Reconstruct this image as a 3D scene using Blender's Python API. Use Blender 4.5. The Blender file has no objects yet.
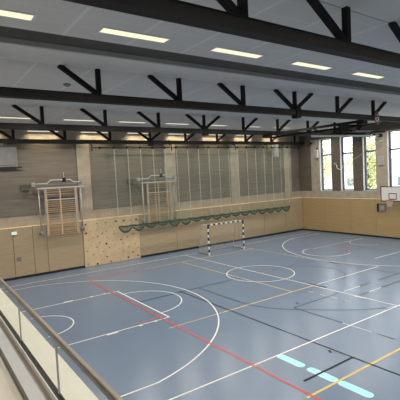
import bpy, math, random
from mathutils import Vector, Matrix
random.seed(7)
S = bpy.context.scene
COL = S.collection

# ------------------------------------------------------------------ materials
def new_mat(name):
    m = bpy.data.materials.new(name); m.use_nodes = True
    nt = m.node_tree; b = nt.nodes['Principled BSDF']
    return m, nt, b
def plain(name, c, rough=.6, metal=0, noise=0.0, scale=4, spec=.5, stretch=(1, 1, 1), bump=0):
    m, nt, b = new_mat(name)
    b.inputs['Roughness'].default_value = rough; b.inputs['Metallic'].default_value = metal
    b.inputs['Specular IOR Level'].default_value = spec
    b.inputs['Base Color'].default_value = (*c, 1)
    if noise:
        tc = nt.nodes.new('ShaderNodeTexCoord'); mp = nt.nodes.new('ShaderNodeMapping')
        mp.inputs['Scale'].default_value = stretch
        n = nt.nodes.new('ShaderNodeTexNoise'); n.inputs['Scale'].default_value = scale; n.inputs['Detail'].default_value = 5
        r = nt.nodes.new('ShaderNodeValToRGB')
        r.color_ramp.elements[0].position = .3; r.color_ramp.elements[1].position = .7
        r.color_ramp.elements[0].color = (*[v*(1-noise) for v in c], 1)
        r.color_ramp.elements[1].color = (*[min(1, v*(1+noise)) for v in c], 1)
        nt.links.new(tc.outputs['Object'], mp.inputs[0]); nt.links.new(mp.outputs[0], n.inputs['Vector'])
        nt.links.new(n.outputs['Fac'], r.inputs[0]); nt.links.new(r.outputs[0], b.inputs['Base Color'])
        if bump:
            bp = nt.nodes.new('ShaderNodeBump'); bp.inputs['Strength'].default_value = bump
            nt.links.new(n.outputs['Fac'], bp.inputs['Height']); nt.links.new(bp.outputs[0], b.inputs['Normal'])
    return m
def wood_panel_mat(name, c, axis, seam=.74, dark=.78, noise=.09):
    """horizontal grain veneer with thin horizontal board seams"""
    m = plain(name, c, .45, noise=noise, scale=3, stretch=(.35, .35, 6))
    nt = m.node_tree; b = nt.nodes['Principled BSDF']
    src = b.inputs['Base Color'].links[0].from_socket
    tc = nt.nodes.new('ShaderNodeTexCoord'); sp = nt.nodes.new('ShaderNodeSeparateXYZ')
    nt.links.new(tc.outputs['Object'], sp.inputs[0])
    def M(op, a, v=None):
        n = nt.nodes.new('ShaderNodeMath'); n.operation = op
        nt.links.new(a, n.inputs[0])
        if v is not None: n.inputs[1].default_value = v
        return n.outputs[0]
    f = M('LESS_THAN', M('FRACT', M('DIVIDE', sp.outputs['Z'], seam)), .022)
    mx = nt.nodes.new('ShaderNodeMix'); mx.data_type = 'RGBA'
    nt.links.new(f, mx.inputs[0]); nt.links.new(src, mx.inputs[6])
    mx.inputs[7].default_value = (*[v*dark for v in c], 1)
    nt.links.new(mx.outputs[2], b.inputs['Base Color'])
    return m
def ceiling_mat():
    m, nt, b = new_mat('perforated_ceiling')
    b.inputs['Roughness'].default_value = .85
    tc = nt.nodes.new('ShaderNodeTexCoord'); sp = nt.nodes.new('ShaderNodeSeparateXYZ')
    nt.links.new(tc.outputs['Object'], sp.inputs[0])
    def M(op, a, v=None, c=None):
        n = nt.nodes.new('ShaderNodeMath'); n.operation = op
        nt.links.new(a, n.inputs[0])
        if v is not None: n.inputs[1].default_value = v
        if c is not None: nt.links.new(c, n.inputs[1])
        return n.outputs[0]
    fx = M('LESS_THAN', M('FRACT', M('DIVIDE', M('ADD', sp.outputs['X'], 25.28), 1.585)), .05)
    fy = M('LESS_THAN', M('FRACT', M('DIVIDE', M('ADD', sp.outputs['Y'], 40), .62)), .03)
    f = M('ADD', fx, None, fy); f = M('MINIMUM', f, 1)
    n = nt.nodes.new('ShaderNodeTexNoise'); n.inputs['Scale'].default_value = 1.5
    nt.links.new(tc.outputs['Object'], n.inputs['Vector'])
    r = nt.nodes.new('ShaderNodeValToRGB')
    r.color_ramp.elements[0].color = (.545, .54, .53, 1); r.color_ramp.elements[1].color = (.585, .58, .57, 1)
    nt.links.new(n.outputs['Fac'], r.inputs[0])
    mx = nt.nodes.new('ShaderNodeMix'); mx.data_type = 'RGBA'
    nt.links.new(f, mx.inputs[0]); nt.links.new(r.outputs[0], mx.inputs[6]); mx.inputs[7].default_value = (.66, .655, .64, 1)
    nt.links.new(mx.outputs[2], b.inputs['Base Color'])
    return m
def emit(name, c, s):
    m, nt, b = new_mat(name)
    b.inputs['Base Color'].default_value = (.1, .1, .1, 1)
    b.inputs['Emission Color'].default_value = (*c, 1); b.inputs['Emission Strength'].default_value = s
    return m
def glass(name, tint=(1, 1, 1), gl=.06):
    m = bpy.data.materials.new(name); m.use_nodes = True; nt = m.node_tree; nt.nodes.clear()
    o = nt.nodes.new('ShaderNodeOutputMaterial'); t = nt.nodes.new('ShaderNodeBsdfTransparent'); t.inputs[0].default_value = (*tint, 1)
    g = nt.nodes.new('ShaderNodeBsdfGlossy'); g.inputs['Roughness'].default_value = .03
    mx = nt.nodes.new('ShaderNodeMixShader'); mx.inputs[0].default_value = gl
    nt.links.new(t.outputs[0], mx.inputs[1]); nt.links.new(g.outputs[0], mx.inputs[2]); nt.links.new(mx.outputs[0], o.inputs[0])
    return m

MT = dict(
    floor=plain('blue_grey_sports_floor', (.158, .224, .330), .27, noise=.035, scale=.7, spec=.5),
    wood_back=wood_panel_mat('pale_wood_panel', (.45, .35, .22), 'x', dark=.86),
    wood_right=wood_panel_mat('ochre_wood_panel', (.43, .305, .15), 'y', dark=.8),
    ledge=plain('wood_edge', (.92, .72, .46), .5, noise=.06, scale=5, stretch=(.3, .3, 3)),
    climb=plain('birch_climbing_board', (.70, .53, .325), .55, noise=.08, scale=2.5, stretch=(1, 1, 1)),
    concrete=plain('concrete', (.42, .365, .285), .85, noise=.12, scale=2.2, bump=.05),
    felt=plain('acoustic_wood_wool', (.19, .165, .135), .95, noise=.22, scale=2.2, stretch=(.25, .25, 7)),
    felt_shaded=plain('acoustic_wood_wool_shaded', (.13, .108, .085), .95, noise=.15, scale=2.2, stretch=(.25, .25, 6)),  # same felt as the far wall, colour darkened for the backlit window wall
    plaster=plain('plaster', (.45, .43, .40), .9, noise=.05, scale=1),
    ceil=ceiling_mat(),
    band=plain('smooth_ceiling_band', (.62, .615, .60), .8, noise=.03, scale=1),
    slot=plain('dark_slot', (.07, .068, .06), .9, noise=.1, scale=3),
    slotface=plain('grey_slot_face', (.34, .34, .33), .9, noise=.05, scale=3),
    steel=plain('black_steel', (.009, .0085, .0085), .6, spec=.15, noise=.25, scale=3),
    steel_low=plain('brown_black_steel', (.016, .014, .013), .6, spec=.2, noise=.15, scale=3),
    black=plain('black_rubber', (.01, .01, .01), .6, noise=.2, scale=8),
    grey=plain('galvanised_metal', (.50, .50, .48), .35, .5, noise=.1, scale=9),
    midgrey=plain('grey_painted_metal', (.22, .22, .215), .45, noise=.1, scale=5),
    lightgrey=plain('light_grey_metal', (.55, .55, .53), .4, noise=.05, scale=5),
    rung=plain('beech_rung', (.46, .30, .16), .5, noise=.15, scale=10, stretch=(1, 6, 6)),
    post=plain('pale_beech_post', (.62, .46, .28), .5, noise=.1, scale=6, stretch=(6, 6, 1)),
    white=plain('white_paint', (.86, .86, .84), .45, noise=.02, scale=6),
    netwhite=plain('white_net_cord', (.66, .64, .58), .8, noise=.05, scale=10),
    netgreen=plain('pale_green_net_cord', (.17, .225, .16), .85, noise=.1, scale=10),
    rope=plain('pale_rope', (.52, .53, .45), .8, noise=.1, scale=20),
    hem=plain('dark_green_net_bundle', (.035, .075, .052), .9, noise=.45, scale=14, bump=.4),
    hem2=plain('green_net_bundle', (.06, .11, .08), .9, noise=.4, scale=12, bump=.4),
    lamp=emit('lamp_diffuser', (.98, .915, .64), 1.0),
    wash=emit('wall_washer_diffuser', (1, .93, .76), 1.0),
    exitm=emit('exit_sign_lit_face', (.75, 1, .9), .75),
    line_w=plain('white_line_paint', (.83, .82, .78), .4, noise=.04, scale=4),
    line_r=plain('red_line_paint', (.62, .075, .06), .4, noise=.06, scale=4),
    line_k=plain('black_line_paint', (.010, .012, .018), .5, noise=.15, scale=4, spec=.15),
    line_y=plain('yellow_line_paint', (.74, .54, .14), .4, noise=.06, scale=4),
    line_o=plain('orange_line_paint', (.56, .42, .20), .4, noise=.06, scale=4),
    line_p=plain('faded_white_line_paint', (.50, .54, .56), .4, noise=.06, scale=4),
    line_c=plain('pale_cyan_floor', (.42, .92, .93), .3, noise=.03, scale=4),  # even pale cyan for the rounded stripes on the floor
    rail=plain('bronze_grey_handrail', (.30, .26, .215), .4, .3, noise=.06, scale=8),
    railside=plain('dark_bronze_channel', (.16, .145, .13), .5, .2, noise=.06, scale=8),
    cream=plain('cream_coated_slab', (.80, .79, .68), .6, noise=.03, scale=3),
    creamfloor=plain('cream_linoleum', (.68, .63, .53), .5, noise=.04, scale=3),
    kerbgrey=plain('light_grey_kerb', (.52, .53, .54), .6, noise=.04, scale=3),
    glassrail=glass('balustrade_glass', (.97, .975, .97), .05),
    glasswin=glass('window_glass', (.98, 1, .99), .04),
    winframe=plain('blue_grey_window_frame', (.10, .115, .14), .45, noise=.05, scale=5),
    jamb=plain('white_window_jamb', (.80, .80, .80), .6, noise=.02, scale=5),
    board=plain('white_backboard', (.80, .77, .76), .4, noise=.02, scale=5),
    orange=plain('orange_ring_paint', (.60, .15, .06), .4, noise=.05, scale=5),
    redstrap=plain('red_brown_strap', (.23, .10, .075), .7, noise=.15, scale=20),
    hold=plain('dark_resin_hold', (.05, .045, .05), .6, noise=.3, scale=15),
    hold_r=plain('brown_red_resin_hold', (.28, .11, .07), .6, noise=.3, scale=15),
    hold_o=plain('ochre_resin_hold', (.50, .33, .17), .6, noise=.2, scale=15),
    ground=plain('pale_paving', (.70, .69, .66), .9, noise=.12, scale=.3),
    hedge=plain('hedge_leaf', (.22, .34, .07), .9, noise=.4, scale=2),
    house=plain('white_render_wall', (.80, .81, .83), .9, noise=.04, scale=.5),
    roof=plain('grey_roof_tile', (.30, .28, .27), .8, noise=.1, scale=2),
    bark=plain('tree_bark', (.14, .11, .09), .9, noise=.3, scale=6),
    leaf_y=plain('yellow_green_leaves', (.62, .56, .24), .8, noise=.3, scale=.8),
    leaf_g=plain('mid_green_leaves', (.42, .43, .19), .8, noise=.3, scale=.8),
    winch=plain('dark_grey_box', (.10, .09, .08), .6, noise=.1, scale=5),
    shade=plain('dark_room_glass', (.12, .14, .17), .2, noise=.1, scale=1),
)

# ------------------------------------------------------------------ helpers
def wpos(o):
    v = Vector((0, 0, 0))
    while o: v += o.location; o = o.parent
    return v
class MB:
    def __init__(s): s.v = []; s.f = []; s.mi = []; s.mats = []
    def _m(s, m):
        if m is None: return 0
        if m not in s.mats: s.mats.append(m)
        return s.mats.index(m)
    def poly(s, pts, m=None):
        i = len(s.v); s.v += [tuple(p) for p in pts]; s.f.append(tuple(range(i, i+len(pts)))); s.mi.append(s._m(m)); return s
    def box(s, x0, x1, y0, y1, z0, z1, m=None):
        x0, x1 = sorted((x0, x1)); y0, y1 = sorted((y0, y1)); z0, z1 = sorted((z0, z1))
        i = len(s.v)
        s.v += [(x0,y0,z0),(x1,y0,z0),(x1,y1,z0),(x0,y1,z0),(x0,y0,z1),(x1,y0,z1),(x1,y1,z1),(x0,y1,z1)]
        for q in ((3,2,1,0),(4,5,6,7),(0,1,5,4),(1,2,6,5),(2,3,7,6),(3,0,4,7)):
            s.f.append(tuple(i+k for k in q)); s.mi.append(s._m(m))
        return s
    def beam(s, a, b, w, h, m=None):
        """rectangular bar from a to b; w sideways, h the other way"""
        a = Vector(a); b = Vector(b); d = (b-a).normalized()
        up = Vector((0, 1, 0)) if abs(d.y) < .9 else Vector((0, 0, 1))
        r = d.cross(up).normalized(); u = r.cross(d).normalized()
        i = len(s.v)
        for p in (a, b):
            for sx, sy in ((-1,-1),(1,-1),(1,1),(-1,1)): s.v.append(tuple(p + r*sx*w/2 + u*sy*h/2))
        for q in ((0,1,2,3),(7,6,5,4),(0,4,5,1),(1,5,6,2),(2,6,7,3),(3,7,4,0)):
            s.f.append(tuple(i+k for k in q)); s.mi.append(s._m(m))
        return s
    def tube(s, pts, r, n=8, m=None, caps=True):
        pts = [Vector(p) for p in pts]; rs = r if isinstance(r, (list, tuple)) else [r]*len(pts)
        i0 = len(s.v); prev = None
        for k, p in enumerate(pts):
            d = (pts[min(k+1, len(pts)-1)] - pts[max(k-1, 0)]).normalized()
            if prev is None: a = d.orthogonal().normalized()
            else: a = (prev - d*prev.dot(d)).normalized()
            prev = a; b = d.cross(a)
            for j in range(n):
                t = 2*math.pi*j/n; s.v.append(tuple(p + (a*math.cos(t)+b*math.sin(t))*rs[k]))
        for k in range(len(pts)-1):
            for j in range(n):
                s.f.append((i0+k*n+j, i0+k*n+(j+1)%n, i0+(k+1)*n+(j+1)%n, i0+(k+1)*n+j)); s.mi.append(s._m(m))
        if caps:
            s.f.append(tuple(i0+j for j in reversed(range(n)))); s.mi.append(s._m(m))
            s.f.append(tuple(i0+(len(pts)-1)*n+j for j in range(n))); s.mi.append(s._m(m))
        return s
    def lathe(s, c, prof, n=16, m=None):
        """prof: list of (r, z)"""
        i0 = len(s.v)
        for r, z in prof:
            for j in range(n):
                t = 2*math.pi*j/n; s.v.append((c[0]+r*math.cos(t), c[1]+r*math.sin(t), c[2]+z))
        for k in range(len(prof)-1):
            for j in range(n):
                s.f.append((i0+k*n+j, i0+k*n+(j+1)%n, i0+(k+1)*n+(j+1)%n, i0+(k+1)*n+j)); s.mi.append(s._m(m))
        s.f.append(tuple(i0+j for j in reversed(range(n)))); s.mi.append(s._m(m))
        s.f.append(tuple(i0+(len(prof)-1)*n+j for j in range(n))); s.mi.append(s._m(m))
        return s
    def blob(s, c, rx, ry, rz, m=None, n=7, jit=.0):
        prof = []
        i0 = len(s.v); rings = 4
        s.v.append((c[0], c[1], c[2]-rz))
        for k in range(1, rings):
            ph = math.pi*k/rings
            for j in range(n):
                t = 2*math.pi*j/n; q = 1+random.uniform(-jit, jit)
                s.v.append((c[0]+rx*q*math.sin(ph)*math.cos(t), c[1]+ry*q*math.sin(ph)*math.sin(t), c[2]-rz*math.cos(ph)))
        s.v.append((c[0], c[1], c[2]+rz)); top = len(s.v)-1
        for j in range(n):
            s.f.append((i0, i0+1+(j+1)%n, i0+1+j)); s.mi.append(s._m(m))
            s.f.append((top, i0+1+(rings-2)*n+j, i0+1+(rings-2)*n+(j+1)%n)); s.mi.append(s._m(m))
        for k in range(rings-2):
            for j in range(n):
                a = i0+1+k*n; s.f.append((a+j, a+(j+1)%n, a+n+(j+1)%n, a+n+j)); s.mi.append(s._m(m))
        return s
    def build(s, name, mat=None, parent=None, loc=None, smooth=False, bevel=0):
        off = wpos(parent) if parent else Vector((0, 0, 0))
        if loc is not None: L = Vector(loc)
        else: L = off.copy()
        me = bpy.data.meshes.new(name)
        me.from_pydata([tuple(Vector(v)-L) for v in s.v], [], s.f)
        mats = s.mats if s.mats else [mat]
        for m in mats: me.materials.append(m)
        for p, k in zip(me.polygons, s.mi): p.material_index = k if s.mats else 0; p.use_smooth = smooth
        me.update()
        o = bpy.data.objects.new(name, me); COL.objects.link(o)
        o.location = L - off
        if parent: o.parent = parent
        if bevel:
            b = o.modifiers.new('bevel', 'BEVEL'); b.width = bevel; b.segments = 2; b.limit_method = 'ANGLE'
        return o
def tag(o, label=None, cat=None, group=None, kind=None):
    if label: o['label'] = label
    if cat: o['category'] = cat
    if group: o['group'] = group
    if kind: o['kind'] = kind
    return o
def thing(name, loc, label=None, cat=None, group=None, kind=None):
    o = bpy.data.objects.new(name, None); COL.objects.link(o); o.location = loc; o.empty_display_size = .2
    return tag(o, label, cat, group, kind)
def copy_tree(o, parent=None):
    c = o.copy(); COL.objects.link(c)
    if parent: c.parent = parent
    for ch in list(o.children): copy_tree(ch, c)
    return c
B = MB

# ------------------------------------------------------------------ key dimensions (metres)
XL, XR, YF, YB, ZC = -9.7, 21.12, 9.1, -27.0, 8.72      # left, right, far wall, rear wall, ceiling
XG = -6.78                                              # wall face under the gallery
ZG = 3.93                                               # gallery floor
HP = 2.97                                               # height of the wood panelling

# ------------------------------------------------------------------ floor and markings
FL = B().poly([(XG-.05, YB, 0), (XR, YB, 0), (XR, YF+.2, 0), (XG-.05, YF+.2, 0)]).build('floor', MT['floor'])
tag(FL, kind='structure')
LW = .055
lay = {'line_p': .0015, 'line_o': .002, 'line_y': .0025, 'line_k': .003, 'line_w': .004, 'line_r': .0045, 'line_c': .0022}
def strip(pts, mat, name, w=LW, z=None):
    z = lay[mat] if z is None else z
    P = [Vector((x, y, 0)) for x, y in pts]; mb = B(); L = []; R_ = []
    for k, p in enumerate(P):
        a = P[max(k-1, 0)]; b = P[min(k+1, len(P)-1)]
        d = (b-a).normalized(); n = Vector((-d.y, d.x, 0))
        L.append(p+n*w/2); R_.append(p-n*w/2)
    for k in range(len(P)-1):
        mb.poly([(L[k].x, L[k].y, z), (R_[k].x, R_[k].y, z), (R_[k+1].x, R_[k+1].y, z), (L[k+1].x, L[k+1].y, z)])
    return mb.build(name, MT[mat], FL)
def arc(cx, cy, r, a0, a1, mat, name, w=LW, n=64, z=None):
    return strip([(cx+r*math.cos(math.radians(a0+(a1-a0)*k/n)), cy+r*math.sin(math.radians(a0+(a1-a0)*k/n))) for k in range(n+1)], mat, name, w, z)
# white basketball court, left half (origin = middle of the left free throw line)
strip([(-6.9, 7.5), (7.2, 7.5)], 'line_w', 'side_line'); strip([(-6.9, -7.52), (7.2, -7.52)], 'line_w', 'side_line')
strip([(7.2, 7.5), (20.2, 7.5)], 'line_p', 'side_line'); strip([(7.2, -7.52), (20.2, -7.52)], 'line_w', 'side_line')
strip([(0, 2.47), (0, -2.47)], 'line_w', 'free_throw_line', .07, .006)
strip([(-5.8, 2.45), (0, 2.45)], 'line_w', 'key_line'); strip([(-5.8, -2.45), (0, -2.45)], 'line_w', 'key_line')
strip([(-5.8, -7.5), (-5.8, 7.5)], 'line_w', 'end_line')
for sy in (1, -1):
    for x, w_, l_ in ((-2.35, .13, .42), (-1.25, .12, .12), (-.62, .10, .1)):
        strip([(x-l_/2, sy*2.45+sy*.05), (x+l_/2, sy*2.45+sy*.05)], 'line_w', 'key_mark', w_, .005)
arc(0, 0, 1.8, -90, 90, 'line_w', 'free_throw_arc')
arc(-4.225, 0, 1.25, -90, 90, 'line_w', 'no_charge_arc')
a3 = math.degrees(math.asin(6.6/6.75))
arc(-4.225, 0, 6.75, -a3, a3, 'line_w', 'three_point_arc')
strip([(-6.9, 6.6), (-2.81, 6.6)], 'line_w', 'three_point_line'); strip([(-6.9, -6.6), (-2.81, -6.6)], 'line_w', 'three_point_line')
# centre line and circle, right half
strip([(7.2, 7.5), (7.2, -7.5)], 'line_w', 'centre_line')
arc(7.2, .1, 1.8, 0, 360, 'line_w', 'centre_circle', n=96)
arc(18.62, 0, 6.75, 180-a3, 180+a3, 'line_w', 'three_point_arc')
strip([(20.2, 6.6), (17.2, 6.6)], 'line_p', 'three_point_line'); strip([(20.2, -6.6), (17.2, -6.6)], 'line_w', 'three_point_line')
arc(14.15, 1.2, 1.5, 90, 290, 'line_w', 'free_throw_arc'); arc(14.15, 1.2, 1.5, -70, 90, 'line_r', 'free_throw_arc')
strip([(14.4, 2.45), (20.2, 2.45)], 'line_p', 'key_line'); strip([(14.2, -2.2), (20.2, -2.3)], 'line_w', 'key_line')
arc(18.62, 1.2, 1.1, 100, 260, 'line_p', 'no_charge_arc')
# red lines
strip([(-.27, 5.8), (-.30, -12.5)], 'line_r', 'red_court_line', .07)
strip([(-.27, 5.78), (3.2, 5.78)], 'line_r', 'red_court_line', .08, .0046)
strip([(3.2, 5.78), (12, 5.78)], 'line_o', 'orange_court_line', .08)
strip([(-1.35, -2.18), (-.3, -2.18)], 'line_r', 'red_court_mark', .05)
strip([(7.2, .12), (8.1, .12)], 'line_r', 'red_court_mark', .05)
# yellow and orange lines
strip([(-.6, -3.45), (1.9, -3.45)], 'line_o', 'orange_court_line'); strip([(1.9, -3.45), (7.6, -3.45)], 'line_y', 'yellow_court_line')
strip([(7.6, -3.45), (12.5, -3.45)], 'line_w', 'white_court_line', .05)
strip([(-.45, -9.56), (12.8, -9.56)], 'line_y', 'yellow_court_line', .07)
strip([(5.8, 5.78), (5.8, -3.45)], 'line_y', 'yellow_court_line')
for k in range(4): strip([(6.35, -3.9-k*.62), (6.35, -4.15-k*.62)], 'line_y', 'yellow_court_dash', .05)
strip([(11.7, 7), (11.7, -2)], 'line_o', 'pale_court_line')
# black lines
strip([(0, .12), (5.9, .12)], 'line_k', 'black_court_line', .065); strip([(8.1, .12), (11.7, .2)], 'line_k', 'black_court_line', .04)
strip([(2.2, .3), (2.15, -13)], 'line_k', 'black_court_line', .065)
strip([(11.75, -.2), (11.75, -5)], 'line_k', 'black_court_line', .05)
strip([(7.35, -3.1), (7.35, -4.1)], 'line_k', 'black_court_mark', .10, .0062)
strip([(11.72, -.9), (11.72, -1.6)], 'line_k', 'black_court_mark', .10, .0062)
strip([(12.5, .3), (17, .35)], 'line_k', 'black_court_line', .05); strip([(16.8, .35), (16.95, -2.2)], 'line_k', 'black_court_line', .05)
pc = [(3.15, .2), (3.15, -2.6), (3.17, -3.1), (3.24, -3.6), (3.42, -4.15), (3.72, -4.7), (4.12, -5.2), (4.62, -5.7), (5.2, -6.3), (5.9, -6.9), (6.7, -7.35)]
strip(pc, 'line_k', 'goal_area_curve', .045)
strip([(6.7, -7.35), (7.8, -7.75), (9.2, -8.1)], 'line_p', 'goal_area_curve', .045)
for x0, x1, mt in ((4.2, 7.0, 'line_k'), (7.4, 8.6, 'line_w'), (8.6, 9.4, 'line_k'), (10.1, 13.5, 'line_k')): strip([(x0, -4.97), (x1, -4.97)], mt, 'double_court_line', .05, .0032)
for x0, x1, mt in ((7.4, 8.1, 'line_k'), (8.1, 9.0, 'line_w'), (9.1, 13.5, 'line_k')): strip([(x0, -5.74), (x1, -5.74)], mt, 'double_court_line', .05, .0032)
strip([(4.2, -4.97), (4.2, -7.2)], 'line_k', 'black_court_line', .05)
strip([(4.2, -7.2), (4.2, -8.3)], 'line_p', 'pale_court_line', .05); strip([(4.18, -8.5), (4.18, -9.1)], 'line_k', 'black_court_mark', .05); strip([(4.15, -9.75), (4.15, -10.2)], 'line_k', 'black_court_mark', .05)
strip([(2.15, -9.0), (.1, -9.0)], 'line_k', 'black_court_mark', .07, .006)
strip([(2.05, -8.28), (1.95, -8.42)], 'line_k', 'black_court_mark', .08, .006)
strip([(4.75, -4.6), (4.7, -4.75)], 'line_k', 'black_court_mark', .08, .006)
arc(8.75, -1.9, 1.8, -80, 60, 'line_k', 'black_court_arc', .05, 32)
for a, b in (((7.1, -5.7), (7.2, -6.3)), ((7.9, -8.0), (7.4, -8.4))): strip([a, b], 'line_w', 'white_court_mark', .05, .0052)
def capsule(x, y0, y1, w, mat, name):
    r = w/2; pts = []
    for k in range(13): t = math.pi*k/12; pts.append((x+r*math.cos(t), y1-r+r*math.sin(t), lay[mat]))
    for k in range(13): t = math.pi+math.pi*k/12; pts.append((x+r*math.cos(t), y0+r+r*math.sin(t), lay[mat]))
    B().poly(pts).build(name, MT[mat], FL)
capsule(.71, -8.48, -7.50, .27, 'line_c', 'cyan_floor_stripe')
capsule(.72, -9.55, -8.60, .27, 'line_c', 'cyan_floor_stripe')
capsule(.74, -10.52, -9.58, .27, 'line_c', 'cyan_floor_stripe')

# ------------------------------------------------------------------ far wall
WB = thing('wall_back', (0, YF, 0), kind='structure')
B().box(XL, XR+.3, YF+.34, YF+.6, 0, ZC+.3).build('wall_core', MT['plaster'], WB)
xs = [XL, -6.6, -3.28, -2.2, -1.42, .74]
door_x = (-3.28, -2.2)
def wood_seg(x0, x1, m='wood_back'):
    B().box(x0+.012, x1-.012, YF, YF+.12, .0, HP-.04).build('wood_panel', MT[m], WB)
for a, b in zip(xs[:-1], xs[1:]):
    if (a, b) != door_x: wood_seg(a, b)
for a, b in ((4.62, 7.6), (7.6, 10.5), (10.5, 13.4), (13.4, 16.3), (16.3, 18.9), (18.9, XR)): wood_seg(a, b)
B().box(XL, XR+.1, YF+.1, YF+.34, 0, HP-.05).build('panel_backing', MT['black'], WB)
B().box(XL, XR, YF-.015, YF+.36, HP-.045, HP).build('ledge', MT['ledge'], WB)
B().box(XL, XR+.2, YF+.24, YF+.36, HP, 3.58).build('concrete_band', MT['concrete'], WB)
B().box(XL, XR+.2, YF+.30, YF+.36, 3.58, ZC).build('top_backing', MT['concrete'], WB)
B().box(XL, XR+.2, YF+.19, YF+.36, 7.9, ZC).build('concrete_beam', MT['concrete'], WB)
cols = [(-5.4, -4.5), (.74, 1.57), (6.98, 7.92), (13.0, 13.82), (19.1, 19.98)]
for a, b in cols: B().box(a, b, YF+.16, YF+.36, HP, ZC).build('concrete_column', MT['concrete'], WB, bevel=.01)
edges = [XL] + [v for c in cols for v in c] + [XR]
for a, b in zip(edges[::2], edges[1::2]):
    B().box(a+.03, b-.03, YF+.22, YF+.31, 3.56, 7.86).build('acoustic_panel', MT['felt'], WB)
for a, b in ((XL, .74), (4.62, XR)): tag(B().box(a, b, YF-.02, YF, 0, .14).build('baseboard_back', MT['black']), kind='structure')
# flush door in the panelling
D = thing('door_1', (-2.74, YF, 0), kind='structure')
B().box(door_x[0]+.012, door_x[1]-.012, YF, YF+.1, .0, HP-.04).build('door_leaf', MT['wood_back'], D)
h = B().box(-3.16, -2.92, YF-.015, YF, 1.02, 1.26, MT['midgrey']).build('lock_plate', MT['midgrey'], D, bevel=.01)
B().tube([(-3.06, YF-.015, 1.14), (-3.06, YF-.06, 1.14), (-2.95, YF-.06, 1.14)], .012).build('door_handle', MT['grey'], h, smooth=True)
# exit sign
E_ = thing('exit_sign', (-3.2, YF-.01, 2.55), 'small lit green-white exit sign above the lock side of the flush wooden door', 'sign')
B().box(-3.36, -3.06, YF-.07, YF, 2.56, 2.74).build('sign_housing', MT['lightgrey'], E_)
sf = B().box(-3.35, -3.07, YF-.078, YF-.07, 2.57, 2.73).build('sign_face', MT['exitm'], E_)

# climbing wall -----------------------------------------------------------
CW = thing('climbing_wall', (2.68, YF, 0), 'pale birch climbing wall panel dotted with small dark holds', 'climbing wall')
for a, b in ((.75, 2.05), (2.05, 3.35), (3.35, 4.61)):
    B().box(a+.004, b-.004, YF-.05, YF+.1, .02, HP-.05).build('climbing_board', MT['climb'], CW)
B().box(.74, 4.62, YF-.06, YF-.0, HP-.045, HP+.03).build('top_batten', MT['ledge'], CW)
holds = [(11,98,3),(86,90,2),(142,83,2),(212,74,4),(264,70,4),(348,60,4),(312,66,2),(178,105,1),(14,156,4),(82,134,1),(120,158,2),(92,176,2),(148,140,1),(155,183,1),
 (28,200,1),(104,217,2),(150,224,4),(88,248,2),(170,248,2),(192,204,1),(246,196,3),(288,178,2),(328,157,3),(264,220,1),(300,243,2),(340,224,1),(308,202,1),(232,256,1),(44,140,1),
 (24,274,2),(62,296,2),(155,310,3),(207,302,1),(296,314,4),(327,280,3),(360,300,3),(92,364,4),(182,346,3),(30,362,2),(330,96,1),(362,250,1),(60,182,1),(128,276,1),(200,160,1),(270,270,1),(116,330,1),(246,330,1),(205,232,1),(366,180,1),(50,236,1),(250,120,1)]
F_, YAW, PIT, ROL = 408.27, .6094, -.0583, -.0505
CAM = Vector((-7.682, -15.924, 5.3551))
def axes():
    cy, sy, cp, sp = math.cos(YAW), math.sin(YAW), math.cos(PIT), math.sin(PIT)
    f = Vector((sy*cp, cy*cp, sp)); r = Vector((cy, -sy, 0)); u = r.cross(f)
    c, s = math.cos(ROL), math.sin(ROL)
    return f, c*r+s*u, -s*r+c*u
CF, CR, CU = axes()
for i, (a, b, s) in enumerate(holds):
    # survey of the hold positions on the plane of the board
    px, py = 84+a/6.667, 210+b/6.667
    d = CF + CR*((px-200)/F_) - CU*((py-200)/F_); t = (YF-.05-CAM.y)/d.y; P = CAM+d*t
    x = min(max(P.x, .85), 4.5); z = min(max(P.z, .12), HP-.14); q = (.026, .036, .046, .062)[s-1]
    m = 'hold' if s >= 3 else random.choice(['hold_r', 'hold', 'hold_r', 'hold_o'])
    B().blob((x, YF-.06, z), q*1.15, .05, q, jit=.15).build('climbing_hold', MT[m], CW, smooth=True)

# ------------------------------------------------------------------ right wall with windows
WR = thing('wall_right', (XR, 0, 0), kind='structure')
ys = [YF, 6.6, 4.1, 1.9]; y = 1.9
while y > YB: y -= 2.5; ys.append(max(y, YB))
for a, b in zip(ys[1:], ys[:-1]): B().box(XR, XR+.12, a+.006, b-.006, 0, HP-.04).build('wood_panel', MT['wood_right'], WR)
B().box(XR+.1, XR+.4, YB, YF+.3, 0, HP-.05).build('panel_backing', MT['black'], WR)
B().box(XR-.015, XR+.3, YB, YF, HP-.045, HP).build('ledge', MT['ledge'], WR)
z0, z1 = 3.59, 7.98
B().box(XR+.02, XR+.4, YB, YF+.3, HP, z0-.04).build('concrete_band', MT['concrete'], WR)
B().box(XR+.02, XR+.4, YB, YF+.3, z1, ZC+.3).build('lintel', MT['felt_shaded'], WR)
wins = []; wn = 0
per = 6.15
for k in range(6):
    o = -k*per
    wins += [(5.86+o, 7.05+o), (3.81+o, 4.98+o), (1.80+o, 2.92+o)]
    B().box(XR+.0, XR+.4, 7.05+o, 7.98+o, z0-.04, z1).build('concrete_column', MT['concrete'], WR, bevel=.01)
    for a, b in ((4.98+o, 5.86+o), (2.92+o, 3.81+o)):
        B().box(XR+.03, XR+.4, a, b, z0-.04, z1).build('window_pier', MT['felt_shaded'], WR)
B().box(XR+.02, XR+.4, 7.98, YF+.3, z0-.04, z1).build('corner_panel', MT['felt_shaded'], WR)
B().box(XR+.0, XR+.4, YB, 1.80-5*per, z0-.04, z1).build('concrete_column', MT['concrete'], WR)
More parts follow.
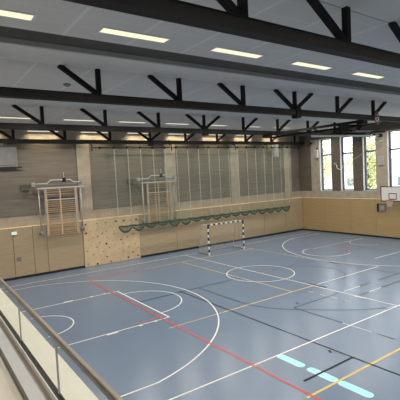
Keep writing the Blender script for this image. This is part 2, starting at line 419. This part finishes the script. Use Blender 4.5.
for i, (a, b) in enumerate(wins):
    W = thing('window_%d' % (i+1), (XR+.3, (a+b)/2, z0), kind='structure')
    jb = B(); jb.box(XR+.03, XR+.36, b-.02, b, z0, z1); jb.box(XR+.03, XR+.36, a, a+.02, z0, z1); jb.box(XR+.03, XR+.36, a, b, z1-.02, z1)
    jb.build('window_reveal', MT['jamb'], W)
    B().box(XR+.0, XR+.38, a-.02, b+.02, z0-.04, z0+.015).build('window_sill', MT['lightgrey'], W)
    fr = B(); q = .10
    fr.box(XR+.22, XR+.32, b-.02-q*1.4, b-.02, z0, z1-.02); fr.box(XR+.22, XR+.32, a+.02, a+.02+q*.6, z0, z1-.02)
    fr.box(XR+.22, XR+.32, a+.02, b-.02, z0+.015, z0+.1); fr.box(XR+.22, XR+.32, a+.02, b-.02, z1-.1, z1-.02)
    fr.box(XR+.22, XR+.32, a+.02, b-.02, 6.54, 6.68)
    fr.build('window_frame', MT['winframe'], W)
    for za, zb in ((z0+.1, 6.56), (6.66, z1-.1)):
        B().box(XR+.262, XR+.274, a+.02+q*.6, b-.02-q*1.4, za, zb).build('pane', MT['glasswin'], W)
tag(B().box(XR-.02, XR, YB, YF-.02, 0, .12).build('baseboard_right', MT['black']), kind='structure')

# remaining shell
tag(B().box(XL-.3, XL, YB, YF+.3, ZG, ZC).build('wall_left', MT['plaster']), kind='structure')
tag(B().box(XG-.25, XG-.05, YB, YF, 0, 3.6).build('wall_under_gallery', MT['concrete']), kind='structure')
tag(B().box(XL-.3, XR+.4, YB-.3, YB, 0, ZC+.3).build('wall_rear', MT['plaster']), kind='structure')

# ------------------------------------------------------------------ ceiling
CE = thing('ceiling', (0, 0, ZC), kind='structure')
TY = [-10.58, -4.02, 2.54, 8.86]
cb = B()
cb.box(XL-.3, XR+.4, -5.35, YF+.6, ZC, ZC+.12); cb.box(XL-.3, XR+.4, YB-.3, -6.42, ZC, ZC+.12)
cb.build('ceiling_panels', MT['ceil'], CE)
sl = B(); sl.box(XL-.3, XR+.4, -6.42, -5.35, ZC+.12, ZC+.2); sl.box(XL-.3, XR+.4, -6.47, -6.42, ZC+.1, ZC+.2)
sl.build('curtain_slot', MT['slot'], CE)
B().box(XL-.3, XR+.4, -5.37, -5.33, ZC+.003, ZC+.18).build('slot_face', MT['slotface'], CE)
for t in TY[:3] + [-17.1]: B().box(XL, XR, t-1.32, t-.02, ZC-.02, ZC).build('ceiling_band', MT['band'], CE)
for t in TY[:3]: B().box(XL, XR, t-.02, t+.03, ZC-.012, ZC).build('shadow_gap', MT['midgrey'], CE)
B().box(XL, XR, TY[3]-1.3, YF+.2, ZC-.02, ZC).build('ceiling_band', MT['band'], CE)
# smoke detector
SD = thing('smoke_detector', (-3.13, -1.83, ZC), 'small dark round smoke detector on the ceiling left of centre', 'smoke detector')
B().lathe((-3.13, -1.83, ZC-.07), [(.05, 0), (.11, .01), (.13, .07)], m=MT['midgrey']).build('detector_body', None, SD, smooth=True)
B().lathe((-3.13, -1.83, ZC-.085), [(.02, 0), (.04, .005), (.045, .018)], m=MT['black']).build('detector_cap', None, SD)

# ------------------------------------------------------------------ roof trusses
CX = 5.7; NP = 2.87
def make_truss(y):
    T = thing('roof_truss', (CX, y, ZC), cat='roof truss')
    mb = B()
    mb.box(XL+.02, XR-.02, y-.24, y, 7.69, 7.715, MT['steel_low']); mb.box(XL+.02, XR-.02, y-.235, y-.005, 7.715, 7.90, MT['steel_low'])
    mb.box(XL+.02, XR-.02, y-.25, y+.01, 7.90, 7.925, MT['steel'])
    mb.build('bottom_chord', None, T)
    zt, zb = ZC-.02, 7.92
    for k in range(-5, 6):
        x = CX+k*NP
        if x < XL+.2 or x > XR-.2: continue
        B().beam((x, y-.05, zb), (x, y-.05, zt), .13, .13).build('truss_post', MT['steel'], T)
        if k <= 0: B().beam((x-.06, y-.05, zb+.05), (x-1.15, y-.05, zt), .13, .12).build('truss_diagonal', MT['steel'], T)
        if k >= 0 and x+1.1 < XR: B().beam((x+.06, y-.05, zb+.05), (x+1.12, y-.05, zt), .13, .12).build('truss_diagonal', MT['steel'], T)
    B().box(CX-.13, CX+.13, y-.27, y+.03, 7.58, 8.0).build('splice_plate', MT['steel'], T)
    return T
tr = make_truss(TY[0])
trs = [tr]
for y_ in TY[1:]:
    c = copy_tree(tr); c.location.y = y_; trs.append(c)
for t, l in zip(trs, ('black steel roof truss nearest the camera, crossing the upper right of the photo',
                      'black steel roof truss second from the camera, just behind the near row of ceiling lights',
                      'black steel roof truss third from the camera, its chord just above the farthest one',
                      'farthest black steel roof truss, running close along the far wall above the net rail')):
    tag(t, l, group='roof trusses')

# ------------------------------------------------------------------ lamps
def make_lamp(x, y):
    L = thing('ceiling_light', (x, y, ZC), cat='ceiling light')
    fr = B(); fr.box(x-.90, x+.90, y-.19, y-.14, ZC-.012, ZC+.0); fr.box(x-.90, x+.90, y+.14, y+.19, ZC-.012, ZC+.0)
    fr.box(x-.90, x-.85, y-.14, y+.14, ZC-.012, ZC+.0); fr.box(x+.85, x+.90, y-.14, y+.14, ZC-.012, ZC+.0)
    fr.build('lamp_frame', MT['band'], L)
    B().box(x-.83, x+.83, y-.14, y+.14, ZC-.008, ZC-.001).build('diffuser', MT['lamp'], L)
    return L
lx = [-9.4+3.17*k for k in range(10)]
lx = [x+.0 for x in lx if x < XR-1]
rows = {-7.15: 'A', .15: 'H', 6.1: 'B', -13.7: 'R', -20.2: 'R'}
base = None
ordn = ['leftmost', 'second from the left', 'third from the left', 'fourth from the left', 'fifth from the left', 'sixth from the left', 'seventh from the left', 'eighth from the left']
spots = []
for y_, r_ in rows.items():
    vis = 0
    for x in [-6.29+3.135*k for k in range(-1, 9)]:
        if x < XL+1: continue
        if base is None: base = make_lamp(x, y_); c = base
        else: c = copy_tree(base); c.location.x = x; c.location.y = y_
        spots.append((x, y_))
        v = Vector((x, y_, ZC))-CAM; dz = v.dot(CF); px = 200+F_*v.dot(CR)/dz if dz > .1 else -999
        if r_ in 'AB' and -20 < px < 412:
            nm = {'A': 'bright strip ceiling light in the large near row, ', 'B': 'small strip ceiling light in the far row seen between truss diagonals, '}[r_]
            tag(c, nm+ordn[vis], group='ceiling lights in the near row' if r_ == 'A' else 'ceiling lights in the far row'); vis += 1
        elif r_ == 'H': tag(c, 'strip ceiling light hidden behind the chord of the second roof truss', group='ceiling lights behind the second truss')
        else: tag(c, 'strip ceiling light out of view beyond the edge of the photo', group='ceiling lights outside the photo')
lampcol = (1, .93, .82)
def spot(x, y, z, e, rot=(0, 0, 0), size=math.radians(165), rad=.05, col=lampcol, blend=.6):
    l = bpy.data.lights.new('lamp_light', 'SPOT'); l.energy = e; l.spot_size = size; l.spot_blend = blend
    l.shadow_soft_size = rad; l.color = col
    o = bpy.data.objects.new('lamp_light', l); COL.objects.link(o); o.location = (x, y, z); o.rotation_euler = rot
    return o
for x, y_ in spots: spot(x, y_, ZC-.07, 268)
# wall washers between the last truss and the wall
wx = [(-2.1+1.75/2+3.13*k) for k in range(-2, 8)]
wb = None
for k, x in enumerate(wx):
    if x > XR-.8 or x < XL+1: continue
    y_ = 9.02
    if wb is None:
        wb = thing('wall_light', (x, y_, 8.40), cat='wall light')
        B().box(x-.88, x+.88, y_-.08, y_+.08, 8.44, 8.52).build('light_housing', MT['lightgrey'], wb)
        B().box(x-.86, x+.86, y_-.07, y_+.07, 8.42, 8.44).build('diffuser', MT['wash'], wb)
        for s in (-.6, .6): B().tube([(x+s, y_, 8.52), (x+s, y_, ZC-.02)], .015).build('hanger', MT['grey'], wb)
        c = wb
    else: c = copy_tree(wb); c.location.x = x
    n_ = ['out of view left of the photo', 'out of view left of the photo'] + ['leftmost of the row', 'second of the row', 'third of the row', 'fourth of the row', 'fifth of the row', 'sixth of the row', 'seventh of the row', 'eighth of the row']
    tag(c, 'thin strip light hung close along the far wall, '+n_[k], group='strip lights along the far wall')
for k, x in enumerate(wx):
    if x > XR-.8 or x < XL+1: continue
    l = bpy.data.lights.new('wall_light_tube', 'AREA'); l.shape = 'RECTANGLE'; l.size = 1.7; l.size_y = .12; l.energy = 14; l.spread = math.radians(110); l.color = (1, .82, .56)
    o = bpy.data.objects.new('wall_light_tube', l); COL.objects.link(o); o.location = (x, 9.02, 8.41)
    o.rotation_euler = (math.radians(18), 0, 0)

# ------------------------------------------------------------------ net rail and net curtain on the far wall
YN, ZN = 8.45, 7.43
NX0, NX1 = 1.45, 20.0
NR = thing('curtain_rail', (NX0, YN, ZN), 'long black rail with round carriers under the farthest truss', 'curtain rail')
B().tube([(NX0-.05, YN, ZN), (NX1+.05, YN, ZN)], .028).build('rail_tube', MT['black'], NR, smooth=True)
rx = [1.95+.93*k for k in range(20)]
rx = [x for x in rx if x < NX1-.1]
for x in rx:
    B().lathe((x, YN, ZN-.09), [(.03, 0), (.085, .03), (.085, .15), (.03, .18)], 10).build('carrier', MT['black'], NR, smooth=True)
for x in (NX0, 7.15, 12.9, 16.3, NX1):
    B().tube([(x, YN, ZN-.22), (x, YN, 7.6), (x, TY[3]-.12, 7.69)], .04).build('rail_hanger', MT['black'], NR)
NC = thing('net_curtain', (NX0, YN, 2.0), 'pale green ball-stop net with ropes and gathered dark green hem along the far wall', 'net')
nm = B(); x = NX0
zt, zb = ZN-.1, 2.36
yy = YN-.02
while x < 19.0:
    nm.poly([(x-.0045, yy, zb), (x+.0045, yy, zb), (x+.0045, yy, zt), (x-.0045, yy, zt)]); x += .09
z = zb
while z < zt:
    nm.poly([(NX0, yy+.001, z-.004), (19.0, yy+.001, z-.004), (19.0, yy+.001, z+.004), (NX0, yy+.001, z+.004)]); z += .09
nm.build('net_mesh', MT['netgreen'], NC)
for x in rx:
    if 2.5 < x < 19: B().tube([(x, YN-.03, zt+.05), (x+.01, YN-.03, 2.35)], .016, 6).build('lift_rope', MT['rope'], NC)
sw = [x for x in rx if 2.5 < x < 19.2]
for i, (a, b) in enumerate(zip(sw[:-1], sw[1:])):
    n = 12; dep = (.36, .34, .24, .2, .36, .34, .22, .2, .26, .22, .20, .24, .22, .30, .30, .3, .34, .3)[i % 18]
    p1 = []; r1 = []
    for k in range(n+1):
        t = k/n; s_ = math.sin(math.pi*t)
        p1.append((a+(b-a)*t, YN-.05-.03*s_, 2.36-dep*(s_**.7)+random.uniform(-.01, .01))); r1.append(.036+.03*s_+random.uniform(-.008, .008))
    B().tube(p1, r1, 8).build('net_swag', MT['hem'], NC, smooth=True)
    p2 = [(a+(b-a)*k/8, YN-.02, 2.40-.05*math.sin(math.pi*k/8)+random.uniform(-.012, .012)) for k in range(9)]
    B().tube(p2, [.045+random.uniform(-.01, .015) for _ in p2], 8).build('hem_bundle', MT['hem'], NC, smooth=True)
    fm = B()
    for k in range(14):
        t = (k+.5)/14; x_ = a+(b-a)*t; zz = 2.36-dep*(math.sin(math.pi*t)**.7)
        fm.box(x_-.02, x_+.016, YN-.035, YN-.025, zz, 2.40)
    fm.build('swag_net', MT['hem2'], NC)

# ------------------------------------------------------------------ swing-out wall bars (two)
def make_bars():
    y0 = 8.8; X0 = 0
    G = thing('wall_bars', (-.55, y0, 2.2), cat='wall bars')
    B().beam((-1.86, y0, 5.10), (.93, y0, 5.10), .085, .085).build('top_beam', MT['lightgrey'], G)
    B().tube([(-2.05, y0+.05, 5.36), (-1.25, y0+.05, 5.38), (-1.05, y0+.05, 5.56), (.1, y0+.05, 5.56), (.3, y0+.05, 5.40), (.9, y0+.05, 5.38)], .035).build('hoist_tube', MT['lightgrey'], G, smooth=True)
    B().tube([(-2.0, y0+.05, 5.30), (.86, y0+.05, 5.30)], .022).build('tie_rod', MT['midgrey'], G)
    p = B().box(-.36, -.17, y0-.05, y0+.12, 5.42, 5.68).build('pulley_block', MT['black'], G, bevel=.02)
    B().tube([(-.27, y0+.03, 5.68), (-.27, y0+.03, 6.0)], .02).build('pulley_pin', MT['lightgrey'], p)
    for x in (-2.05, .84):
        br = B(); br.box(x-.1, x+.1, y0-.06, y0+.12, 5.22, 5.46); br.box(x-.03, x+.03, y0+.1, YF+.22, 5.28, 5.40)
        br.build('wall_bracket', MT['grey'], G, bevel=.01)
    B().box(-2.62, -2.16, YF+.1, YF+.26, 5.06, 5.38).build('winch_box', MT['winch'], G, bevel=.01)
    B().beam((-2.6, y0+.1, 5.10), (-1.85, y0+.1, 5.10), .03, .03).build('winch_rod', MT['midgrey'], G)
    for x in (-1.77, .70):
        B().tube([(x, y0+.04, 5.08), (x, y0+.04, 2.5)], .032).build('outer_post', MT['grey'], G, smooth=True)
        B().lathe((x, y0+.04, 2.36), [(.05, 0), (.12, .04), (.12, .2), (.05, .26)], 12).build('post_foot', MT['midgrey'], G, smooth=True)
        B().beam((x, y0+.06, 2.5), (x, YF, 2.5), .05, .05).build('foot_arm', MT['midgrey'], G)
    for x in (-1.45, .42): B().beam((x, y0-.03, 5.07), (x, y0-.03, 2.26), .06, .05).build('side_rail', MT['grey'], G)
    for x in (-1.37, -.57, .35): B().beam((x, y0-.01, 5.05), (x, y0-.01, 2.30), .07, .06).build('side_post' if x != -.57 else 'centre_post', MT['post'], G)
    zs = [4.98, 4.86, 4.72, 4.40] + [4.26-.12*k for k in range(6)] + [3.30+0*1] + [3.12-.115*k for k in range(8)]
    for z in zs:
        lt = abs(z-4.40) < .01
        B().tube([(-1.37, y0-.02, z), (.35, y0-.02, z)], .019 if not lt else .028, 8).build('rung', MT['lightgrey'] if lt else MT['rung'], G)
    return G
wb1 = make_bars(); tag(wb1, 'wooden wall bars in a grey steel frame left of the climbing wall', group='wall bars on the far wall')
wb2 = copy_tree(wb1); wb2.location.x += 6.68
tag(wb2, 'wooden wall bars in a grey steel frame behind the green net', group='wall bars on the far wall')

# ------------------------------------------------------------------ boxes, speakers
V = thing('ventilation_box', (-3.9, 9.2, 6.4), 'grey metal ventilation box high on the far wall at the left edge', 'vent')
B().box(-5.1, -2.72, 9.12, 9.34, 6.40, 7.66).build('vent_casing', MT['midgrey'], V, bevel=.02)
B().box(-5.0, -2.86, 9.08, 9.13, 6.52, 7.62).build('vent_plate', MT['midgrey'], V)
B().box(-5.15, -2.50, 9.07, 9.16, 6.34, 6.41).build('vent_rail', MT['steel_low'], V)
P_ = thing('cylinder_speaker', (17.65, 8.72, 6.65), 'light grey cylindrical loudspeaker hanging near the far right corner', 'loudspeaker')
B().lathe((17.65, 8.85, 6.66), [(.24, 0), (.27, .03), (.27, 1.0), (.24, 1.03)], 20).build('speaker_body', MT['lightgrey'], P_, smooth=True)
B().tube([(17.65, 8.85, 7.6), (17.65, 8.85, 7.68)], .03).build('speaker_hanger', MT['black'], P_)
Q = thing('wall_speaker', (XR-.1, 7.25, 6.4), 'pale narrow speaker box on the concrete column beside the corner', 'loudspeaker')
B().box(XR-.22, XR-.02, 7.12, 7.38, 6.42, 7.10).build('speaker_body', MT['lightgrey'], Q, bevel=.02)
B().box(XR-.23, XR-.22, 7.15, 7.35, 6.46, 7.06).build('speaker_grille', MT['grey'], Q)
B().box(XR-.08, XR, 7.2, 7.3, 7.0, 7.3).build('wall_bracket', MT['black'], Q)
B().blob((XR-.3, 7.7, 7.72), .14, .14, .12, n=12).build('sensor_head', MT['black'], Q, smooth=True)
B().tube([(XR-.28, 7.7, 7.74), (XR, 7.5, 7.80), ], .02).build('sensor_arm', MT['black'], Q)
Q2 = thing('wall_grille', (XR-.05, 1.36, 5.5), 'light grey slatted grille box on the column between the windows', 'grille')
B().box(XR-.09, XR, 1.13, 1.60, 5.50, 6.18).build('grille_box', MT['lightgrey'], Q2, bevel=.01)
for k in range(6): B().box(XR-.10, XR-.09, 1.16, 1.57, 5.56+k*.1, 5.60+k*.1).build('slat', MT['grey'], Q2)
Q3 = thing('control_box', (XR-.06, 1.4, 2.0), 'grey wall cabinet with black frame on the wood panelling under the backboard', 'wall box')
B().box(XR-.10, XR, 1.10, 1.66, 2.02, 2.56).build('box_body', MT['midgrey'], Q3)
kf = B(); kf.box(XR-.18, XR-.09, 1.62, 1.72, 2.0, 2.6); kf.box(XR-.13, XR-.09, 1.08, 1.72, 2.56, 2.60); kf.build('box_frame', MT['black'], Q3)
B().box(XR-.115, XR-.10, 1.2, 1.5, 2.15, 2.45).build('box_door', MT['slotface'], Q3)

# ------------------------------------------------------------------ wall basketball goal
XB = 20.15; yc = 0.0
BB = thing('basketball_hoop', (XB, yc, 2.85), 'wall basketball hoop with white black-edged backboard at the right edge', 'basketball hoop')
B().box(XB, XB+.05, yc-.88, yc+.88, 2.88, 3.92).build('backboard', MT['board'], BB)
e = B(); t = .055
e.box(XB-.012, XB+.06, yc-.9, yc-.9+t, 2.85, 3.95); e.box(XB-.012, XB+.06, yc+.9-t, yc+.9, 2.85, 3.95)
e.box(XB-.012, XB+.06, yc-.9, yc+.9, 2.85, 2.85+t+.01); e.box(XB-.012, XB+.06, yc-.9, yc+.9, 3.95-t, 3.95)
e.build('backboard_frame', MT['black'], BB)
e = B(); q = .295
for a in (-q, q-.05): e.box(XB-.008, XB, yc+a, yc+a+.05, 3.0, 3.45)
e.box(XB-.008, XB, yc-q, yc+q, 3.40, 3.45); e.box(XB-.008, XB, yc-q, yc+q, 3.0, 3.05)
e.build('target_square', MT['black'], BB)
zr = 2.98; rc = (XB-.38, yc)
ring = [(rc[0]+.225*math.cos(2*math.pi*k/24), rc[1]+.225*math.sin(2*math.pi*k/24), zr) for k in range(25)]
r_ = B().tube(ring, .016, 8, caps=False); r_.box(XB-.17, XB-.0, yc-.08, yc+.08, zr-.03, zr+.03); r_.build('rim', MT['orange'], BB)
nt_ = B()
for k in range(12):
    for s in (1, -1):
        pts = []
        for j in range(5):
            a = 2*math.pi*(k/12+s*j/24); rr = .225-.028*j
            pts.append((rc[0]+rr*math.cos(a), rc[1]+rr*math.sin(a), zr-.02-.105*j))
        nt_.tube(pts, .009, 4)
nt_.build('hoop_net', MT['netwhite'], BB)
for s in (-.5, .5):
    for z in (3.05, 3.75): B().beam((XB+.05, yc+s, z), (XR, yc+s, z), .05, .05).build('bracket_arm', MT['midgrey'], BB)

# ------------------------------------------------------------------ handball goal
GX0, GX1, GY = 8.27, 11.35, 6.15
HG = thing('handball_goal', ((GX0+GX1)/2, GY, 0), 'black and white striped handball goal standing near the far wall', 'goal')
W_, K_ = MT['white'], MT['black']
def banded(a, b, n, name, first=0):
    mb = B(); a = Vector(a); b = Vector(b)
    for k in range(n):
        mb.beam(a+(b-a)*k/n, a+(b-a)*(k+1)/n, .08, .08, (K_, W_)[(k+first) % 2])
    return mb.build(name, None, HG)
banded((GX0, GY, 2.0), (GX0, GY, .0), 10, 'goal_post'); banded((GX1, GY, 2.0), (GX1, GY, .0), 10, 'goal_post')
banded((GX0-.04, GY, 2.04), (GX1+.04, GY, 2.04), 15, 'crossbar')
for x in (GX0, GX1):
    B().tube([(x, GY+.04, 2.0), (x, GY+.75, 2.0), (x, GY+1.25, .03)], .02).build('net_frame', MT['netwhite'], HG, smooth=True)
    B().beam((x, GY+.04, .03), (x, GY+1.3, .03), .05, .05).build('ground_bar', MT['midgrey'], HG)
B().tube([(GX0, GY+1.28, .03), (GX1, GY+1.28, .03)], .025).build('rear_bar', MT['midgrey'], HG)
B().tube([(GX0, GY+.75, 2.0), (GX1, GY+.75, 2.0)], .012).build('top_net_bar', MT['netwhite'], HG)
for x in (GX0-.02,):
    for z in (.45, 1.2, 1.75): B().blob((x, GY+1.15-.42*z/2, z), .05, .05, .05).build('net_knot', MT['midgrey'], HG)
n_ = B(); w = .0032
x = GX0
while x <= GX1+.001:
    n_.poly([(x-w, GY+.75, 2.0), (x+w, GY+.75, 2.0), (x+w, GY+1.25, .03), (x-w, GY+1.25, .03)])
    n_.poly([(x-w, GY, 2.0), (x+w, GY, 2.0), (x+w, GY+.75, 2.0), (x-w, GY+.75, 2.0)]); x += .11
for k in range(18):
    z = .05+k*.112; y_ = GY+1.25-.5*(z-.03)/1.97
    n_.poly([(GX0, y_, z-w), (GX1, y_, z-w), (GX1, y_, z+w), (GX0, y_, z+w)])
    for x in (GX0, GX1): n_.poly([(x, GY, z-w), (x, y_, z-w), (x, y_, z+w), (x, GY, z+w)])
for x in (GX0, GX1):
    for k in range(1, 11):
        y_ = GY+.11*k; zt_ = 2.0 if y_ <= GY+.75 else .03+(GY+1.25-y_)/.5*1.97
        n_.poly([(x, y_-w, .03), (x, y_+w, .03), (x, y_+w, zt_), (x, y_-w, zt_)])
n_.build('goal_net', MT['netwhite'], HG)

# ------------------------------------------------------------------ folded ceiling frame on the right
HF = thing('ceiling_basket_frame', (10.6, -.9, 7.0), 'black folded lifting frame of tubes hung under the trusses at the right', 'ceiling frame')
B().beam((10.30, 2.28, 7.68), (10.78, -3.98, 7.68), .12, .13).build('long_beam', MT['steel'], HF)
B().beam((10.55, 2.28, 7.50), (11.0, -3.98, 7.50), .09, .09).build('long_beam', MT['steel'], HF)
for y_ in (2.2, .6, -1.2, -3.1): B().beam((10.3, y_, 7.62), (11.0, y_, 7.46), .06, .06).build('cross_bar', MT['steel'], HF)
for x, y_ in ((10.6, -3.9), (10.3, 2.4)): B().box(x-.2, x+.2, y_-.25, y_+.1, 7.5, 7.70).build('beam_clamp', MT['steel'], HF)
hb = B(); hb.box(9.55, 10.25, -3.5, -3.3, 7.44, 7.56); hb.box(9.65, 10.2, -3.5, -3.3, 7.16, 7.24)
hb.beam((9.6, -3.4, 7.5), (9.8, -3.4, 7.05), .07, .1); hb.beam((10.25, -3.4, 7.5), (10.0, -3.4, 7.05), .07, .1); hb.beam((9.95, -3.4, 7.5), (9.9, -3.4, 7.05), .06, .1)
hb.build('hoist_bracket', MT['steel'], HF)
B().tube([(8.5, -2.6, 7.03), (14.3, -2.6, 7.16)], .05, 10).build('sway_tube', MT['lightgrey'], HF, smooth=True)
B().tube([(14.3, -2.6, 7.16), (14.55, -2.6, 7.165)], .10, 12).build('tube_end_cap', MT['black'], HF, smooth=True)
for a, b, r in (((10.4, -3.0, 7.35), (13.6, -2.2, 7.38), .05), ((10.6, -2.4, 7.22), (13.9, -3.2, 7.30), .05), ((11.2, -3.6, 7.50), (12.8, -1.6, 7.20), .045), ((10.2, -3.0, 7.52), (12.3, -3.6, 7.60), .05), ((12.0, -2.8, 7.45), (14.0, -2.6, 7.18), .04), ((10.9, -1.9, 7.30), (12.9, -3.0, 7.24), .04)):
    B().tube([a, b], r, 8).build('folded_tube', MT['steel'], HF, smooth=True)
B().box(11.6, 13.2, -3.0, -2.5, 7.27, 7.36).build('folded_panel', MT['midgrey'], HF)
SR = thing('strap_coil', (11.4, -4.25, 7.5), 'red-brown strap looped over the second truss at the right', 'strap')
st = B()
st.tube([(11.40+.17*math.cos(t_)*(1-.25*math.sin(t_)), -4.285, 7.83+.27*math.sin(t_)) for t_ in [2*math.pi*k/20 for k in range(21)]], .028, 8, caps=False)
st.tube([(11.46+.12*math.cos(t_), -4.30, 7.66+.18*math.sin(t_)) for t_ in [2*math.pi*k/20 for k in range(21)]], .024, 8, caps=False)
st.build('strap_loop', MT['redstrap'], SR, smooth=True)
B().tube([(11.30+.12*math.cos(2*math.pi*k/16), -4.36, 7.72+.09*math.sin(2*math.pi*k/16)) for k in range(17)], .022, 8, caps=False).build('pale_loop', MT['netwhite'], SR, smooth=True)
# rope with hook in front of the windows
RP = thing('window_rope', (20.9, 3.2, 5.5), 'thin pale rope slanting across the windows to a white hook', 'rope')
pts = []
for k in range(13):
    t = k/12; pts.append((20.6+.3*0, 1.15+(4.55-1.15)*t, 7.25+(5.55-7.25)*t-.10*math.sin(math.pi*t)))
B().tube(pts, .014, 6).build('rope_line', MT['rope'], RP)
B().tube([(20.6, 1.15, 7.25), (XR, 1.10, 7.28)], .02).build('rope_anchor', MT['grey'], RP)
hk = [(20.6, 4.95, 5.72), (20.6, 4.90, 5.45), (20.6, 4.68, 5.32), (20.6, 4.45, 5.38), (20.6, 4.35, 5.6)]
B().tube(hk, .024, 8).build('hook', MT['white'], RP, smooth=True)
B().tube([(20.6, 4.95, 5.72), (20.6, 5.25, 5.85), (XR+.02, 5.3, 5.9)], .02, 6).build('hook_arm', MT['grey'], RP)

# ------------------------------------------------------------------ gallery in the foreground
K = 1.25
def gx(x): return CAM.x+(x-CAM.x)*K
def gz(z): return CAM.z-(CAM.z-z)*K
GA = thing('floor_gallery', (gx(-7.2), -12, gz(4.045)), kind='structure')
YE = YF
zf, zk = gz(4.045), gz(4.1)
B().box(XL, gx(-7.222), YB, YE, zf-.3, zf).build('gallery_floor', MT['creamfloor'], GA)
B().box(gx(-7.222), gx(-7.2), YB, YE, zf-.3, zk-.002).build('kerb_face', MT['railside'], GA)
B().box(gx(-7.22), gx(-7.144), YB, YE, zf, zk).build('kerb', MT['kerbgrey'], GA)
B().box(gx(-7.144), gx(-7.092), YB, YE, zf-.3, zk+.002).build('kerb_cover', MT['rail'], GA)
B().box(gx(-7.095), gx(-7.087), YB, YE, zf-.3, zk+.004).build('trim_edge', MT['white'], GA)
B().box(gx(-7.07), gx(-6.90), YB, YE, zf-.3, zk).build('slab_edge', MT['cream'], GA)
xg = gx(-7.0645)
RL = thing('glass_balustrade', (xg, -12, zk), 'glass balustrade with a flat bronze handrail in the left foreground', 'balustrade')
B().box(gx(-7.087), gx(-7.056), YB+.1, YE-.02, zf-.05, zk+.008).build('base_channel', MT['black'], RL)
ys_ = [-11.56+1.31*k for k in range(16)] + [-12.87-1.31*k for k in range(0, 11)]
ys_ = sorted([v for v in ys_ if YB+.3 < v < YE-.2]); ys_ = [YB+.1]+ys_+[YE-.02]
zr0, zr1 = gz(4.458), gz(4.482)
for a, b in zip(ys_[:-1], ys_[1:]):
    B().box(xg-.006, xg+.006, a+.006, b-.006, zk+.008, zr0).build('glass_panel', MT['glassrail'], RL)
    B().box(xg-.007, xg+.007, b-.004, b+.004, zk+.008, zr0).build('glass_joint', MT['slotface'], RL)
B().box(gx(-7.078), gx(-7.0595), YB+.1, YE-.02, zr0, zr1).build('handrail', MT['rail'], RL, bevel=.003)
B().box(gx(-7.083), gx(-7.066), YB+.1, YE-.02, zr0-.014, zr0+.012).build('handrail_channel', MT['railside'], RL)

# ------------------------------------------------------------------ outdoors beyond the windows
tag(B().box(XR+.5, 120, -60, 110, -.3, -.05).build('ground_outside', MT['ground']), kind='structure')
HS = thing('white_house', (78, 38, 0), 'white rendered house far beyond the right-hand windows', 'house')
B().box(74, 86, 18, 52, 0, 4.6).build('house_wall', MT['house'], HS)
B().poly([(73.5, 17.5, 4.6), (73.5, 52.5, 4.6), (80, 52.5, 7.2), (80, 17.5, 7.2)]).poly([(86.5, 17.5, 4.6), (86.5, 52.5, 4.6), (80, 52.5, 7.2), (80, 17.5, 7.2)]).build('house_roof', MT['roof'], HS)
for k in range(8): B().box(73.9, 74, 20+k*4, 21.6+k*4, 1.4, 3.2).build('house_window', MT['shade'], HS)
HD = thing('garden_hedge', (52, 25, 0), 'long green hedge on the pale ground outside the windows', 'hedge')
hm = B()
for k in range(60): hm.blob((52+random.uniform(-.3, .3), 8+k*.75, .9), .9, .8, 1.0+random.uniform(-.2, .3), n=9, jit=.2)
hm.build('hedge_foliage', MT['hedge'], HD, smooth=True)
def tree(x, y, h, r, leaf, label):
    T = thing('garden_tree', (x, y, 0), label, 'tree', 'trees outside the windows')
    tk = B(); tk.tube([(x, y, 0), (x+.1, y, h*.45), (x, y+.1, h*.8)], [.22, .15, .06], 8)
    for k in range(9):
        a = random.uniform(0, 6.28); z = h*random.uniform(.3, .7)
        tk.tube([(x, y, z), (x+math.cos(a)*r*.6, y+math.sin(a)*r*.6, z+h*.2)], [.07, .02], 5)
    tk.build('trunk', MT['bark'], T)
    c = B()
    for k in range(1500):
        u = Vector((random.gauss(0, 1), random.gauss(0, 1), random.gauss(0, 1))).normalized()*random.random()**.4
        p = Vector((x+u.x*r, y+u.y*r, h*.64+u.z*h*.42)); s = random.uniform(.09, .20)
        n = Vector((random.gauss(0, 1), random.gauss(0, 1), random.gauss(0, 1))).normalized(); a = n.orthogonal().normalized(); b = n.cross(a)
        c.poly([p+a*s, p+b*s*.7, p-a*s, p-b*s*.7])
    c.build('crown', MT[leaf], T)
tree(34.0, 18.5, 9.5, 2.3, 'leaf_g', 'green-yellow tree seen through the window nearest the corner')
tree(38.5, 14.2, 9.0, 2.0, 'leaf_y', 'yellow autumn tree seen through the second window from the corner')
tree(33.5, 10.4, 8.5, 1.6, 'leaf_g', 'green tree seen through the third window from the corner')
tree(42.0, 8.0, 10, 2.8, 'leaf_y', 'large pale yellow tree seen through the window above the backboard')
tree(46.0, 26.5, 11, 3.2, 'leaf_y', 'tall yellow tree standing behind the tree nearest the corner')
tree(60.0, 17.5, 10, 2.6, 'leaf_g', 'distant green tree between the second and third windows')

# ------------------------------------------------------------------ world, camera, view
w = bpy.data.worlds.new('overcast_sky'); S.world = w; w.use_nodes = True
bg = w.node_tree.nodes['Background']; bg.inputs[0].default_value = (.95, .97, 1, 1); bg.inputs[1].default_value = 4.2
cd = bpy.data.cameras.new('camera'); co = bpy.data.objects.new('camera', cd); COL.objects.link(co)
M = Matrix(((CR.x, CU.x, -CF.x), (CR.y, CU.y, -CF.y), (CR.z, CU.z, -CF.z))).to_4x4(); M.translation = CAM
co.matrix_world = M
cd.sensor_width = 36; cd.lens = F_/400*36; cd.clip_end = 400; cd.clip_start = .05
S.camera = co
vs = S.view_settings
vs.view_transform = 'Standard'; vs.look = 'None'; vs.gamma = 1; vs.use_curve_mapping = False; vs.exposure = 0.1
